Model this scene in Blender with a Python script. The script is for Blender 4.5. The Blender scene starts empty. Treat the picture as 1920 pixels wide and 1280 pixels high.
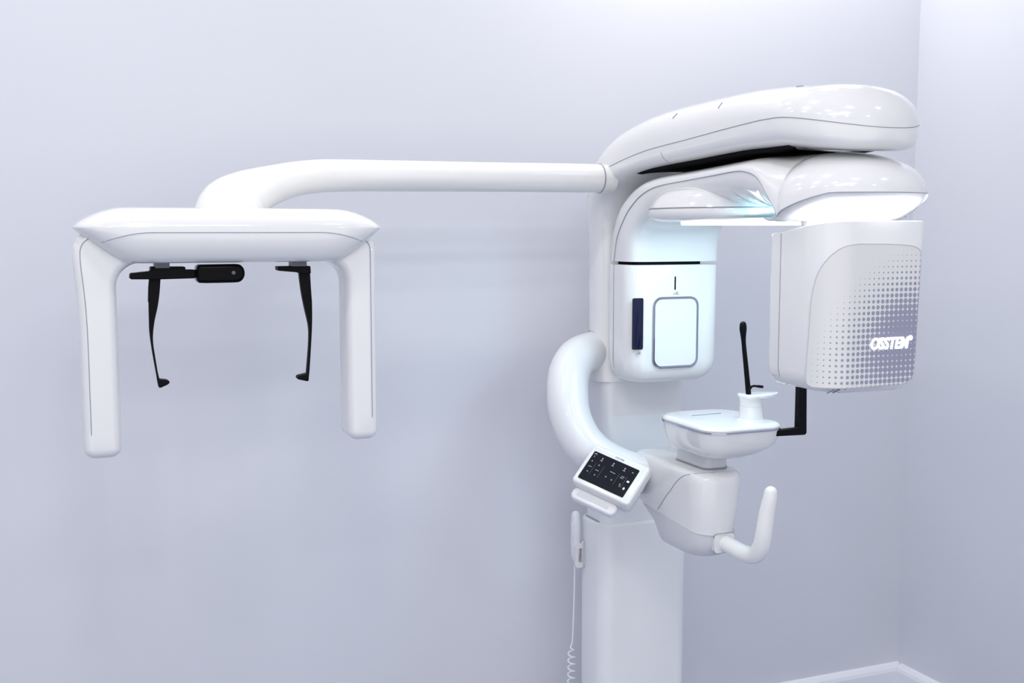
import bpy, math, random
from mathutils import Vector, Matrix

# ------------------------------------------------------------------ camera, world, lamps, exposure
scene = bpy.context.scene
col = scene.collection
scene.view_settings.view_transform = 'Standard'
scene.view_settings.look = 'None'
scene.view_settings.gamma = 1.0
scene.view_settings.use_curve_mapping = False
scene.view_settings.exposure = 0.27
scene.cycles.use_denoising = True
scene.cycles.max_bounces = 10
scene.cycles.diffuse_bounces = 6

F_PX = 2100.0
YAW = math.radians(22.4)
PITCH = math.atan(210.0 / F_PX)
CAM = Vector((0, 0, 1.45))
fh = Vector((math.sin(YAW), math.cos(YAW), 0))
RIGHT = Vector((math.cos(YAW), -math.sin(YAW), 0))
FWD = fh * math.cos(PITCH) - Vector((0, 0, 1)) * math.sin(PITCH)
UP = Vector((0, 0, 1)) * math.cos(PITCH) + fh * math.sin(PITCH)
cam_data = bpy.data.cameras.new('camera')
cam = bpy.data.objects.new('camera', cam_data)
col.objects.link(cam)
cam_data.sensor_width = 36.0
cam_data.lens = F_PX / 1920.0 * 36.0
cam_data.clip_start = 0.05
rot = Matrix((RIGHT, UP, -FWD)).transposed()
cam.matrix_world = Matrix.Translation(CAM) @ rot.to_4x4()
scene.camera = cam

world = bpy.data.worlds.new('world')
world.use_nodes = True
world.node_tree.nodes['Background'].inputs[0].default_value = (0.985, 0.98, 1.0, 1)
world.node_tree.nodes['Background'].inputs[1].default_value = 1.10
scene.world = world

CEIL = 2.62


def area(name, loc, size, power, color, rot=(0, 0, 0), shape='DISK', spread=180, size_y=None):
    d = bpy.data.lights.new(name, 'AREA')
    d.shape = shape
    d.size = size
    if size_y:
        d.size_y = size_y
    d.energy = power
    d.color = color
    d.spread = math.radians(spread)
    o = bpy.data.objects.new(name, d)
    o.location = loc
    o.rotation_euler = rot
    col.objects.link(o)
    return o


WARM = (1.0, 0.975, 0.94)
# recessed downlights in the ceiling
for lx, ly, p in ((2.10, 2.44, 1.8), (1.75, 2.32, 2.3), (1.40, 2.46, 3.6), (0.75, 2.46, 1.1), (0.05, 2.46, 1.3), (-0.65, 2.46, 1.6),
                  (0.75, 1.65, 1.6), (0.05, 1.65, 3.2), (-0.65, 1.65, 3.2),
                  (1.95, 0.75, 1.2), (1.05, 0.75, 1.4), (0.15, 0.75, 2.2), (-0.75, 0.75, 2.4),
                  (1.55, -0.6, 2.0), (0.2, -0.6, 2.4), (-0.9, -0.6, 2.4)):
    area('downlight', (lx, ly, CEIL - 0.012), 0.13, p, WARM)
# unseen fill light added at the ceiling over the camera side
area('ceiling_fill', (0.1, 0.1, CEIL - 0.012), 1.2, 14.0, (0.97, 0.98, 1.0), shape='RECTANGLE', size_y=0.3)


# ------------------------------------------------------------------ materials
def mat(name, color, rough=0.5, metal=0.0, coat=0.0, emit=None, estr=0.0, noise=0.0, scale=40.0, bump=0.0, spec=0.5):
    m = bpy.data.materials.new(name)
    m.use_nodes = True
    nt = m.node_tree
    b = nt.nodes['Principled BSDF']
    b.inputs['Base Color'].default_value = (*color, 1)
    b.inputs['Roughness'].default_value = rough
    b.inputs['Metallic'].default_value = metal
    b.inputs['Coat Weight'].default_value = coat
    b.inputs['Specular IOR Level'].default_value = spec
    b.inputs['Coat Roughness'].default_value = 0.04
    if emit:
        b.inputs['Emission Color'].default_value = (*emit, 1)
        b.inputs['Emission Strength'].default_value = estr
    tc = nt.nodes.new('ShaderNodeTexCoord')
    n = nt.nodes.new('ShaderNodeTexNoise')
    n.inputs['Scale'].default_value = scale
    n.inputs['Detail'].default_value = 3
    nt.links.new(tc.outputs['Object'], n.inputs['Vector'])
    if noise > 0:
        mx = nt.nodes.new('ShaderNodeMix')
        mx.data_type = 'RGBA'
        nt.links.new(n.outputs['Fac'], mx.inputs['Factor'])
        mx.inputs[6].default_value = (*[c * (1 - noise) for c in color], 1)
        mx.inputs[7].default_value = (*[min(1, c * (1 + noise)) for c in color], 1)
        nt.links.new(mx.outputs[2], b.inputs['Base Color'])
    if bump > 0:
        bp = nt.nodes.new('ShaderNodeBump')
        bp.inputs['Strength'].default_value = bump
        bp.inputs['Distance'].default_value = 0.001
        nt.links.new(n.outputs['Fac'], bp.inputs['Height'])
        nt.links.new(bp.outputs['Normal'], b.inputs['Normal'])
    return m


M_WALL = mat('lavender_wall_paint', (0.655, 0.666, 0.718), 0.55, noise=0.012, scale=3.0, bump=0.03)
M_WALLR = M_WALL
M_TRIM = mat('white_trim_paint', (0.80, 0.81, 0.86), 0.4, noise=0.01, scale=12)
M_FLOOR = mat('grey_vinyl_floor', (0.25, 0.29, 0.40), 0.45, noise=0.05, scale=20)
M_CEIL = mat('white_ceiling_paint', (0.85, 0.85, 0.86), 0.7, noise=0.01, scale=8)
M_WHITE = mat('gloss_white_plastic', (0.745, 0.745, 0.745), 0.14, coat=0.7, noise=0.004, scale=5)
M_SATIN = mat('satin_white_plastic', (0.735, 0.75, 0.775), 0.30, coat=0.15, noise=0.004, scale=5)
M_IVORY = mat('ivory_plastic', (0.80, 0.80, 0.78), 0.2, coat=0.3, noise=0.004, scale=5)
M_SHELL = mat('pale_grey_plastic', (0.62, 0.63, 0.655), 0.32, coat=0.2, noise=0.004, scale=5)
M_SEAM = mat('panel_seam_grey', (0.30, 0.31, 0.36), 0.6, noise=0.02)
M_BLACK = mat('black_plastic', (0.003, 0.003, 0.004), 0.5, spec=0.10, noise=0.05)
M_GLOSSBLACK = mat('gloss_black_plastic', (0.002, 0.002, 0.003), 0.12, spec=0.08, noise=0.05)
M_DARKGAP = mat('dark_gap', (0.005, 0.005, 0.007), 0.7, spec=0.05, noise=0.05)
M_SENSOR = mat('dark_blue_sensor_glass', (0.004, 0.006, 0.030), 0.12, spec=0.4, noise=0.05)
M_CHROME = mat('polished_chrome', (0.42, 0.44, 0.52), 0.10, metal=1.0, noise=0.01)
M_GREYLINE = mat('soft_grey_joint', (0.46, 0.47, 0.51), 0.5, noise=0.02)
M_GREY = mat('grey_metal_plate', (0.10, 0.105, 0.13), 0.4, noise=0.02)
M_LED = mat('led_ring_diffuser', (0.9, 0.95, 1.0), 0.4, emit=(0.86, 0.95, 1.0), estr=4.0)
M_PANEL = mat('white_collimator_panel', (0.74, 0.75, 0.76), 0.2, coat=0.5, noise=0.004)
M_ICON = mat('lit_screen_icon', (0.26, 0.29, 0.33), 0.5, emit=(0.62, 0.70, 0.80), estr=0.07)
M_ICONB = mat('bright_screen_icon', (0.4, 0.5, 0.5), 0.5, emit=(0.70, 0.92, 0.97), estr=0.6)
M_LINE = mat('screen_divider', (0.10, 0.10, 0.14), 0.5, noise=0.02)
M_SCREEN = mat('black_touch_glass', (0.006, 0.007, 0.012), 0.15, spec=0.3, noise=0.05)
M_PRINT = mat('grey_print', (0.25, 0.27, 0.33), 0.5, noise=0.02)
M_LOGO = mat('glow_white_lettering', (0.9, 0.9, 0.9), 0.4, emit=(1, 1, 1), estr=0.55)  # white letters; their blown-out brightness is put in as emission
M_CABLE = mat('white_cable_rubber', (0.78, 0.79, 0.83), 0.4, noise=0.01)


def grille_material():
    m = bpy.data.materials.new('halftone_printed_panel')
    m.use_nodes = True
    nt = m.node_tree
    b = nt.nodes['Principled BSDF']
    b.inputs['Roughness'].default_value = 0.3
    b.inputs['Coat Weight'].default_value = 0.25
    uv = nt.nodes.new('ShaderNodeUVMap')
    uv.uv_map = 'panel'
    sep = nt.nodes.new('ShaderNodeSeparateXYZ')
    nt.links.new(uv.outputs['UV'], sep.inputs[0])

    def mth(op, a, b_=None, c=None):
        n = nt.nodes.new('ShaderNodeMath')
        n.operation = op
        for i, v in enumerate((a, b_, c)):
            if v is None:
                continue
            if isinstance(v, (int, float)):
                n.inputs[i].default_value = v
            else:
                nt.links.new(v, n.inputs[i])
        return n.outputs[0]
    P = 0.0099
    u, v = sep.outputs['X'], sep.outputs['Y']       # metres
    cu = mth('DIVIDE', u, P)
    cv = mth('DIVIDE', v, P)
    iu = mth('ROUND', cu)
    iv = mth('ROUND', cv)
    du = mth('SUBTRACT', cu, iu)
    dv = mth('SUBTRACT', cv, iv)
    d = mth('SQRT', mth('ADD', mth('MULTIPLY', du, du), mth('MULTIPLY', dv, dv)))
    # dot radius falls off away from the heart of the pattern
    eu = mth('MULTIPLY', mth('SUBTRACT', mth('MULTIPLY', iu, P), 0.098), 1.0)
    ev = mth('SUBTRACT', mth('MULTIPLY', iv, P), 1.268)
    dist = mth('SQRT', mth('ADD', mth('MULTIPLY', eu, eu), mth('MULTIPLY', ev, ev)))
    # the upper left fades faster
    diag = mth('MULTIPLY', mth('MAXIMUM', mth('SUBTRACT', mth('MULTIPLY', ev, 0.9), mth('MULTIPLY', eu, 0.7)), 0.0), 0.55)
    r = mth('SUBTRACT', 0.715, mth('MULTIPLY', mth('ADD', dist, diag), 3.1))
    r = mth('MAXIMUM', r, -0.1)
    fac = mth('MULTIPLY_ADD', mth('SUBTRACT', r, d), 14.0, 0.5)
    cl = nt.nodes.new('ShaderNodeClamp')
    nt.links.new(fac, cl.inputs[0])
    mx = nt.nodes.new('ShaderNodeMix')
    mx.data_type = 'RGBA'
    nt.links.new(cl.outputs[0], mx.inputs['Factor'])
    mx.inputs[6].default_value = (0.68, 0.68, 0.67, 1)
    mx.inputs[7].default_value = (0.27, 0.28, 0.37, 1)
    nt.links.new(mx.outputs[2], b.inputs['Base Color'])
    return m


M_GRILLE = grille_material()

# ------------------------------------------------------------------ helpers
BASE = Vector((1.322, 2.42, 0.0))


def px(x, y, Y=None, X=None, Z=None):
    """world point that stands on the given plane along the sight line measured in the photograph"""
    d = FWD + RIGHT * ((x - 960) / F_PX) - UP * ((y - 640) / F_PX)
    if Y is not None:
        t = (Y - CAM.y) / d.y
    elif X is not None:
        t = (X - CAM.x) / d.x
    else:
        t = (Z - CAM.z) / d.z
    return CAM + d * t


def sight(loops, pix, lift=0.0):
    """points on a lofted surface met by the sight lines through the given photograph pixels"""
    out = []
    for x, y in pix:
        d = (FWD + RIGHT * ((x - 960) / F_PX) - UP * ((y - 640) / F_PX)).normalized()
        best = None
        for L0, L1 in zip(loops, loops[1:]):
            n = len(L0)
            for j in range(n):
                k = (j + 1) % n
                nn = (L0[k] - L0[j]).cross(L1[j] - L0[j])
                if nn.length < 1e-12:
                    continue
                c0 = (L0[j] + L0[k] + L1[j] + L1[k]) / 4 - CAM
                if (c0 - d * c0.dot(d)).length > .03 + (L0[k] - L0[j]).length + (L1[j] - L0[j]).length:
                    continue
                nu = max(2, math.ceil((L0[k] - L0[j]).length / .0012))
                nw = max(2, math.ceil((L1[j] - L0[j]).length / .0012))
                for u in range(nu):
                    for w in range(nw):
                        p = L0[j].lerp(L0[k], u / nu).lerp(L1[j].lerp(L1[k], u / nu), w / nw)
                        r = p - CAM
                        t = r.dot(d)
                        e = (r - d * t).length
                        sc = round(e / .0015) + t * .5 + e
                        if best is None or sc < best[0]:
                            best = (sc, p - d * lift)
        out.append(best[1])
    return out


def link(name, verts, faces, material, parent=None, origin=None, smooth=True, angle=38, kind=None, bevel=0, segs=3):
    org = origin if origin is not None else (Vector(parent['org']) if parent is not None else Vector((0, 0, 0)))
    me = bpy.data.meshes.new(name)
    me.from_pydata([tuple(Vector(v) - org) for v in verts], [], faces)
    me.validate()
    me.update()
    import bmesh
    bm = bmesh.new()
    bm.from_mesh(me)
    bmesh.ops.remove_doubles(bm, verts=bm.verts, dist=1e-6)
    bmesh.ops.recalc_face_normals(bm, faces=bm.faces)
    bm.to_mesh(me)
    bm.free()
    if smooth:
        for p in me.polygons:
            p.use_smooth = True
        me.set_sharp_from_angle(angle=math.radians(angle))
    me.materials.append(material)
    o = bpy.data.objects.new(name, me)
    o['org'] = tuple(org)
    col.objects.link(o)
    if parent is not None:
        o.parent = parent
        if org != Vector(parent['org']):
            o.location = org - Vector(parent['org'])
    else:
        o.location = org
    if bevel:
        md = o.modifiers.new('bevel', 'BEVEL')
        md.width = bevel
        md.segments = segs
        md.limit_method = 'ANGLE'
        md.angle_limit = math.radians(35)
        md.harden_normals = False
    if kind:
        o['kind'] = kind
    return o


def loft_data(loops, cap0=True, cap1=True, closed=True):
    n = len(loops[0])
    verts = [v for lp in loops for v in lp]
    faces = []
    for i in range(len(loops) - 1):
        for j in range(n if closed else n - 1):
            k = (j + 1) % n
            faces.append((i * n + j, i * n + k, (i + 1) * n + k, (i + 1) * n + j))
    if cap0:
        faces.append(tuple(range(n)))
    if cap1:
        faces.append(tuple((len(loops) - 1) * n + j for j in range(n)))
    return verts, faces


def merge(*ds):
    V, Fs = [], []
    for v, f in ds:
        b = len(V)
        V += list(v)
        Fs += [tuple(i + b for i in ff) for ff in f]
    return V, Fs


def loft(name, loops, material, parent=None, cap0=True, cap1=True, **k):
    v, f = loft_data(loops, cap0, cap1)
    return link(name, v, f, material, parent, **k)


def cr(points, n=8):
    """Catmull-Rom through a list of equal-length tuples"""
    P = [tuple(p) for p in points]
    dim = len(P[0])
    ext = [tuple(2 * P[0][d] - P[1][d] for d in range(dim))] + P + [tuple(2 * P[-1][d] - P[-2][d] for d in range(dim))]
    out = []
    for i in range(1, len(ext) - 2):
        p0, p1, p2, p3 = ext[i - 1], ext[i], ext[i + 1], ext[i + 2]
        for s in range(n):
            t = s / n
            out.append(tuple(0.5 * (2 * p1[d] + (p2[d] - p0[d]) * t + (2 * p0[d] - 5 * p1[d] + 4 * p2[d] - p3[d]) * t * t
                                    + (3 * p1[d] - p0[d] - 3 * p2[d] + p3[d]) * t ** 3) for d in range(dim)))
    out.append(P[-1])
    return out


def frames(pts, up0=None):
    pts = [Vector(p) for p in pts]
    T = []
    for i in range(len(pts)):
        a = pts[max(i - 1, 0)]
        b = pts[min(i + 1, len(pts) - 1)]
        T.append((b - a).normalized())
    u = Vector(up0) if up0 else (Vector((0, 0, 1)) if abs(T[0].z) < 0.9 else Vector((1, 0, 0)))
    N = []
    for t in T:
        u = (u - t * u.dot(t)).normalized()
        N.append(u.copy())
    return pts, T, N


def tube_data(pts, radii, seg=20, round0=False, round1=False, oval=1.0, up0=None, power=2.0):
    pts, T, N = frames(pts, up0)
    if isinstance(radii, (int, float)):
        radii = [radii] * len(pts)
    P, Rr, TT, NN = [], [], [], []
    if round0:
        for k in range(5, 0, -1):
            a = math.pi / 2 * k / 5.2
            P.append(pts[0] - T[0] * radii[0] * math.sin(a))
            Rr.append(radii[0] * math.cos(a))
            TT.append(T[0]); NN.append(N[0])
    for i in range(len(pts)):
        P.append(pts[i]); Rr.append(radii[i]); TT.append(T[i]); NN.append(N[i])
    if round1:
        for k in range(1, 6):
            a = math.pi / 2 * k / 5.2
            P.append(pts[-1] + T[-1] * radii[-1] * math.sin(a))
            Rr.append(radii[-1] * math.cos(a))
            TT.append(T[-1]); NN.append(N[-1])
    loops = []
    for p, r, t, n in zip(P, Rr, TT, NN):
        b = t.cross(n)
        lp = []
        for j in range(seg):
            a = 2 * math.pi * j / seg
            c, s = math.cos(a), math.sin(a)
            c = math.copysign(abs(c) ** (2 / power), c)
            s = math.copysign(abs(s) ** (2 / power), s)
            lp.append(p + n * (r * oval * c) + b * (r * s))
        loops.append(lp)
    return loft_data(loops)


def tube(name, pts, radii, material, parent=None, **k):
    kk = {a: k.pop(a) for a in ('seg', 'round0', 'round1', 'oval', 'up0', 'power') if a in k}
    v, f = tube_data(pts, radii, **kk)
    return link(name, v, f, material, parent, **k)


def rr4(x0, x1, y0, y1, rs, k=7):
    """rounded rectangle, counter-clockwise; rs = radii at (x0,y0),(x1,y0),(x1,y1),(x0,y1)"""
    out = []
    cs = ((x0, y0, 1, 1, 180), (x1, y0, -1, 1, 270), (x1, y1, -1, -1, 0), (x0, y1, 1, -1, 90))
    for (cx, cy, sx, sy, a0), r in zip(cs, rs):
        r = max(r, 1e-4)
        for i in range(k + 1):
            a = math.radians(a0 + 90 * i / k)
            out.append((cx + sx * r + r * math.cos(a), cy + sy * r + r * math.sin(a)))
    return out


def rr(cx, cy, w, h, r, k=7):
    return rr4(cx - w / 2, cx + w / 2, cy - h / 2, cy + h / 2, (r,) * 4, k)


def zblock(name, levels, material, parent=None, **k):
    """levels: (z, x0, x1, y0, y1, radii)"""
    loops = []
    for z, x0, x1, y0, y1, rs in levels:
        if isinstance(rs, (int, float)):
            rs = (rs,) * 4
        loops.append([Vector((x, y, z)) for x, y in rr4(x0, x1, y0, y1, rs)])
    return loft(name, loops, material, parent, **k)


def plate_data(outline, O, ex, ey, en, t0, t1, edge=0.0):
    """outline (2D) in the plane O + a*ex + b*ey, extruded from t0 to t1 along en; edge = softened front rim"""
    ex, ey, en, O = Vector(ex), Vector(ey), Vector(en), Vector(O)
    cx = sum(p[0] for p in outline) / len(outline)
    cy = sum(p[1] for p in outline) / len(outline)

    def lp(inset, t):
        res = []
        n = len(outline)
        for i in range(n):
            a, b_, c = outline[i - 1], outline[i], outline[(i + 1) % n]
            tx, ty = c[0] - a[0], c[1] - a[1]
            L = math.hypot(tx, ty) or 1
            nx, ny = -ty / L, tx / L
            if nx * (cx - b_[0]) + ny * (cy - b_[1]) < 0 and inset and False:
                nx, ny = -nx, -ny
            res.append(O + ex * (b_[0] + nx * inset) + ey * (b_[1] + ny * inset) + en * t)
        return res
    loops = [lp(0, t0)]
    if edge:
        sgn = 1 if t1 > t0 else -1
        for q in (0, 0.35, 0.7, 1.0):
            a = q * math.pi / 2
            loops.append(lp(edge * (1 - math.cos(a)), t1 - sgn * edge * (1 - math.sin(a))))
    else:
        loops.append(lp(0, t1))
    return loft_data(loops)


def plate(name, outline, O, ex, ey, en, t0, t1, material, parent=None, edge=0.0, **k):
    v, f = plate_data(outline, O, ex, ey, en, t0, t1, edge)
    return link(name, v, f, material, parent, **k)


def box_data(x0, x1, y0, y1, z0, z1):
    v = [(x, y, z) for x in (x0, x1) for y in (y0, y1) for z in (z0, z1)]
    f = [(0, 1, 3, 2), (4, 6, 7, 5), (0, 4, 5, 1), (2, 3, 7, 6), (0, 2, 6, 4), (1, 5, 7, 3)]
    return v, f


def box(name, b, material, parent=None, **k):
    v, f = box_data(*b)
    return link(name, v, f, material, parent, **k)


def text_data(body, size, extrude, shear=0.0, offset=0.0, spacing=1.0):
    cu = bpy.data.curves.new('lettering_curve', 'FONT')
    cu.body = body
    cu.size = size
    cu.extrude = extrude
    cu.shear = shear
    cu.offset = offset
    cu.space_character = spacing
    cu.align_x = 'CENTER'
    cu.align_y = 'CENTER'
    cu.resolution_u = 4
    o = bpy.data.objects.new('lettering_curve', cu)
    col.objects.link(o)
    bpy.context.view_layer.update()
    me = bpy.data.meshes.new_from_object(o.evaluated_get(bpy.context.evaluated_depsgraph_get()))
    v = [tuple(p.co) for p in me.vertices]
    f = [tuple(p.vertices) for p in me.polygons]
    bpy.data.objects.remove(o)
    bpy.data.curves.remove(cu)
    bpy.data.meshes.remove(me)
    return v, f


def on_frame(d, O, ex, ey, en):
    ex, ey, en, O = Vector(ex), Vector(ey), Vector(en), Vector(O)
    return [O + ex * v[0] + ey * v[1] + en * v[2] for v in d[0]], d[1]


def sub_curve(poly, r, name, material, parent, **k):
    return tube(name, poly, r, material, parent, seg=6, **k)


# ------------------------------------------------------------------ the room
WX, WY = 2.382, 2.646
RX0, RY0 = -1.7, -1.9
T = 0.12
box('floor', (RX0 - T, WX + T, RY0 - T, WY + T, -0.1, 0), M_FLOOR, kind='structure', smooth=False)
box('ceiling', (RX0 - T, WX + T, RY0 - T, WY + T, CEIL, CEIL + 0.1), M_CEIL, kind='structure', smooth=False)
box('wall_back', (RX0 - T, WX + T, WY, WY + T, 0, CEIL), M_WALL, kind='structure', smooth=False)
box('wall_right', (WX, WX + T, RY0, WY, 0, CEIL), M_WALLR, kind='structure', smooth=False)
box('wall_left', (RX0 - T, RX0, 0.2, WY, 0, CEIL), M_WALL, kind='structure', smooth=False)
BP = 0.018
prof = [(0, 0), (BP, 0), (BP, 0.098), (BP - 0.003, 0.108), (BP - 0.010, 0.117), (0, 0.120)]
v, f = loft_data([[Vector((x, WY - a, z)) for a, z in prof] for x in (RX0, WX)])
link('baseboard_back', v, f, M_TRIM, kind='structure', smooth=False)
v, f = loft_data([[Vector((WX - a, y, z)) for a, z in prof] for y in (RY0, WY - BP)])
link('baseboard_right', v, f, M_TRIM, kind='structure', smooth=False)

# ------------------------------------------------------------------ the dental x-ray machine
machine = bpy.data.objects.new('dental_xray_machine', None)
machine.location = BASE
machine['org'] = tuple(BASE)
col.objects.link(machine)
machine['label'] = 'large glossy white dental panoramic x-ray machine with long side arm, standing at the lavender wall'
machine['category'] = 'x-ray machine'
XM = BASE.x

# --- column: outer sleeve and inner telescoping column
SX0, SX1, SY0, SY1 = 1.203, 1.446, 2.35, 2.485
sl = zblock('column_sleeve', [(0.0, SX0, SX1, SY0, SY1, 0.034), (0.733, SX0, SX1, SY0, SY1, 0.034),
                              (0.739, SX0 + .002, SX1 - .002, SY0 + .002, SY1 - .002, 0.032),
                              (0.741, SX0 + .005, SX1 - .005, SY0 + .005, SY1 - .005, 0.030)], M_SATIN, machine)
box('base_plate', (SX0 - 0.12, SX1 + 0.12, 1.95, SY1 + 0.03, 0.0, 0.03), M_SHELL, machine, bevel=0.01)
zblock('inner_column', [(0.70, SX0 + .010, SX1 - .010, SY0 + .010, SY1 - .012, 0.028),
                        (1.12, SX0 + .010, SX1 - .010, SY0 + .010, SY1 - .012, 0.028)], M_SATIN, machine)
# dark joint at the back left of the sleeve rim
pts = [(SX0 + .012 + .028 * (1 - math.cos(a)), SY0 + .012 + .028 * (1 - math.sin(a)), 0.742) for a in
       [math.radians(x) for x in range(0, 91, 15)]]
pts = [(SX0 + .009, SY1 - .03, .742), (SX0 + .009, SY0 + .045, .742)] + pts[1:-3]
tube('rim_joint', pts, 0.0022, M_SEAM, sl, seg=6)

# --- overhead arm: carriage on the column that bends over and runs forward
OV = [  # outer (Y,z), inner (Y,z), half width, seam fraction
    ((2.468, 1.088), (2.352, 1.088), .120, .5),
    ((2.470, 1.20), (2.352, 1.20), .120, .5),
    ((2.472, 1.36), (2.352, 1.36), .121, .5),
    ((2.474, 1.46), (2.350, 1.46), .123, .5),
    ((2.467, 1.55), (2.335, 1.515), .132, .52),
    ((2.435, 1.620), (2.295, 1.550), .134, .60),
    ((2.375, 1.665), (2.240, 1.567), .133, .70),
    ((2.290, 1.692), (2.185, 1.576), .129, .715),
    ((2.170, 1.709), (2.115, 1.581), .126, .695),
    ((1.984, 1.716), (1.970, 1.587), .125, .661),
    ((1.820, 1.717), (1.820, 1.593), .128, .617),
    ((1.720, 1.712), (1.720, 1.5925), .133, .5607),
]
ov = cr([(*a, *b, w, s) for a, b, w, s in OV], 6)
YC, RO = 1.665, 0.136
last = ov[-1]
for i in range(1, 15):
    q = math.sin(i / 14 * math.pi / 2)
    if i == 14:
        q = 0.9985
    y = 1.720 + (YC - 1.720) * min(1, i / 3) if i < 3 else YC - RO * math.sin((i - 3) / 11 * math.pi / 2) * 0.9995
    q = max(0, (YC - y) / RO)
    w = RO * math.sqrt(max(1 - q * q, 1e-5)) if y < YC else 0.133 + (RO - 0.133) * (1.72 - y) / (1.72 - YC)
    e = (1 - q ** 2.3) ** (1 / 2.3)
    zs = 1.6450 - 0.024 * q ** 1.6
    zc = 1.712 - .006 * min(1, (1.72 - y) / .055)
    ov.append((y, zs + (zc - zs) * e, y, zs - (zs - 1.5925 + .012 * q) * (1 - q ** 9) ** (1 / 3.0), w, None))


def ov_loop(st, n=40):
    oy, oz, iy, iz, w, s = st
    O, I = Vector((XM, oy, oz)), Vector((XM, iy, iz))
    if s is None:
        zs = 1.6450 - 0.024 * max(0, (YC - oy) / RO) ** 1.6
        s = (oz - zs) / max(oz - iz, 1e-5)
    out = []
    for j in range(n):
        a = 2 * math.pi * (j + 0.5) / n
        c, sn = math.cos(a), math.sin(a)
        if sn >= 0:
            p = 2.7 - .4 * max(0, min(1, (1.85 - oy) / .2))
            x = math.copysign(abs(c) ** (2 / p), c)
            t = s - s * abs(sn) ** (2 / p)
        else:
            p = 4.2
            x = math.copysign(abs(c) ** (2 / p), c)
            t = s + (1 - s) * abs(sn) ** (2 / p)
        out.append(O.lerp(I, t) + Vector((x * w, 0, 0)))
    return out, O.lerp(I, s)


loops = [ov_loop(s)[0] for s in ov]
over = loft('overhead_arm', loops, M_WHITE, machine)
seamL = [ov_loop(s)[1] + Vector((-s[4] - .0002, 0, 0)) for s in ov[28:]]
seamR = [ov_loop(s)[1] + Vector((s[4] + .0002, 0, 0)) for s in ov[28:]]
tube('seam_line', seamL + seamR[::-1], 0.0007, M_SEAM, over, seg=6)
# short vertical joint in the lower cover
i_ = 50
lp = ov_loop(ov[i_])[0]
left = [p + Vector((-.0003, 0, 0)) for p in lp if p.x < XM - 0.055 and p.z < ov_loop(ov[i_])[1].z]
tube('cover_joint', left, 0.0006, M_SEAM, over, seg=5)
# slots on the crown of the cover
for sl_px in ([(1262, 221), (1269, 213)], [(1347, 202), (1353, 193)], [(1494, 158.5), (1505, 156)]):
    tube('cover_slot', sight(loops, sl_px, .0002), 0.0016, M_SEAM, over, seg=8, round0=True, round1=True)

# black sheet added to darken the gap under the overhead arm
ll = []
sel = [st for st in ov[38:] if st[0] > 1.66]
for q_, st in enumerate(sel):
    I_ = Vector((XM, st[2], st[3]))
    d_ = (I_ - Vector((XM, st[0], st[1]))).normalized()
    w_ = st[4] * .79 
    g_ = .005 * (1 - min(1, q_ / 9, (len(sel) - 1 - q_) / 4))
    ll.append([I_ + d_ * (t - g_) + Vector((x, 0, 0)) for x, t in ((-w_, -.006), (w_, -.006), (w_, .0005), (w_ - .01, .0025), (-w_ + .01, .0025), (-w_, .0005))])
loft('gap_dark_sheet', ll, M_DARKGAP, over)

# --- rotating arm, outer shell with a round hub at the front end
RT = [  # outer, rim, half width, power
    ((2.333, 1.3775), (2.300, 1.3775), .121, 4.0),
    ((2.331, 1.430), (2.286, 1.430), .121, 4.0),
    ((2.312, 1.492), (2.258, 1.468), .121, 3.8),
    ((2.266, 1.531), (2.225, 1.497), .121, 3.6),
    ((2.203, 1.5565), (2.175, 1.524), .121, 3.4),
    ((2.127, 1.569), (2.105, 1.541), .121, 3.1),
    ((1.990, 1.576), (1.980, 1.549), .1225, 2.7),
    ((1.870, 1.583), (1.866, 1.555), .126, 2.5),
    ((1.810, 1.586), (1.805, 1.558), .1295, 2.45),
    ((1.768, 1.588), (1.766, 1.5565), .1325, 2.4),
    ((1.735, 1.587), (1.722, 1.545), .1355, 2.4),
    ((1.705, 1.587), (1.690, 1.518), .138, 2.35),
    ((1.678, 1.587), (1.662, 1.490), .140, 2.35),
    ((1.660, 1.587), (1.647, 1.472), .1415, 2.35),
]
rt = cr([(*a, *b, w, p) for a, b, w, p in RT], 5)
RC, RR_ = 1.648, 0.1435


def rim_z(y):
    return 1.472 + (1.512 - 1.472) * max(0, min(1, (1.650 - y) / 0.10)) ** 0.75


for i in range(1, 19):
    if i < 3:
        y = 1.660 + (RC - 1.660) * i / 3
        w = 0.1415 + (RR_ - 0.1415) * i / 3
        q = 0.0
    else:
        q = math.sin((i - 3) / 15 * math.pi / 2) * 0.9995
        y = RC - RR_ * q
        w = RR_ * math.sqrt(max(1 - q * q, 1e-5))
    yr_ = y - .013 * max(0, 1 - q * 4)
    rim = rim_z(yr_)
    e = (1 - q ** 2.05) ** (1 / 2.05)
    rt.append((y, rim + (1.587 - rim) * e, yr_, rim, w, 2.3 - .12 * q))


def rt_loop(st, n=30):
    oy, oz, iy, iz, w, p = st
    O, I = Vector((XM, oy, oz)), Vector((XM, iy, iz))
    out = []
    for j in range(n + 1):
        a = math.pi * j / n
        c, sn = math.cos(a), math.sin(a)
        x = math.copysign(abs(c) ** (2 / p), c)
        t = 1 - abs(sn) ** (2 / p)
        out.append(O.lerp(I, t) + Vector((x * w, 0, 0)))
    return out


rl = [rt_loop(s) for s in rt]
rota = loft('rotating_arm', rl, M_WHITE, machine)
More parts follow.
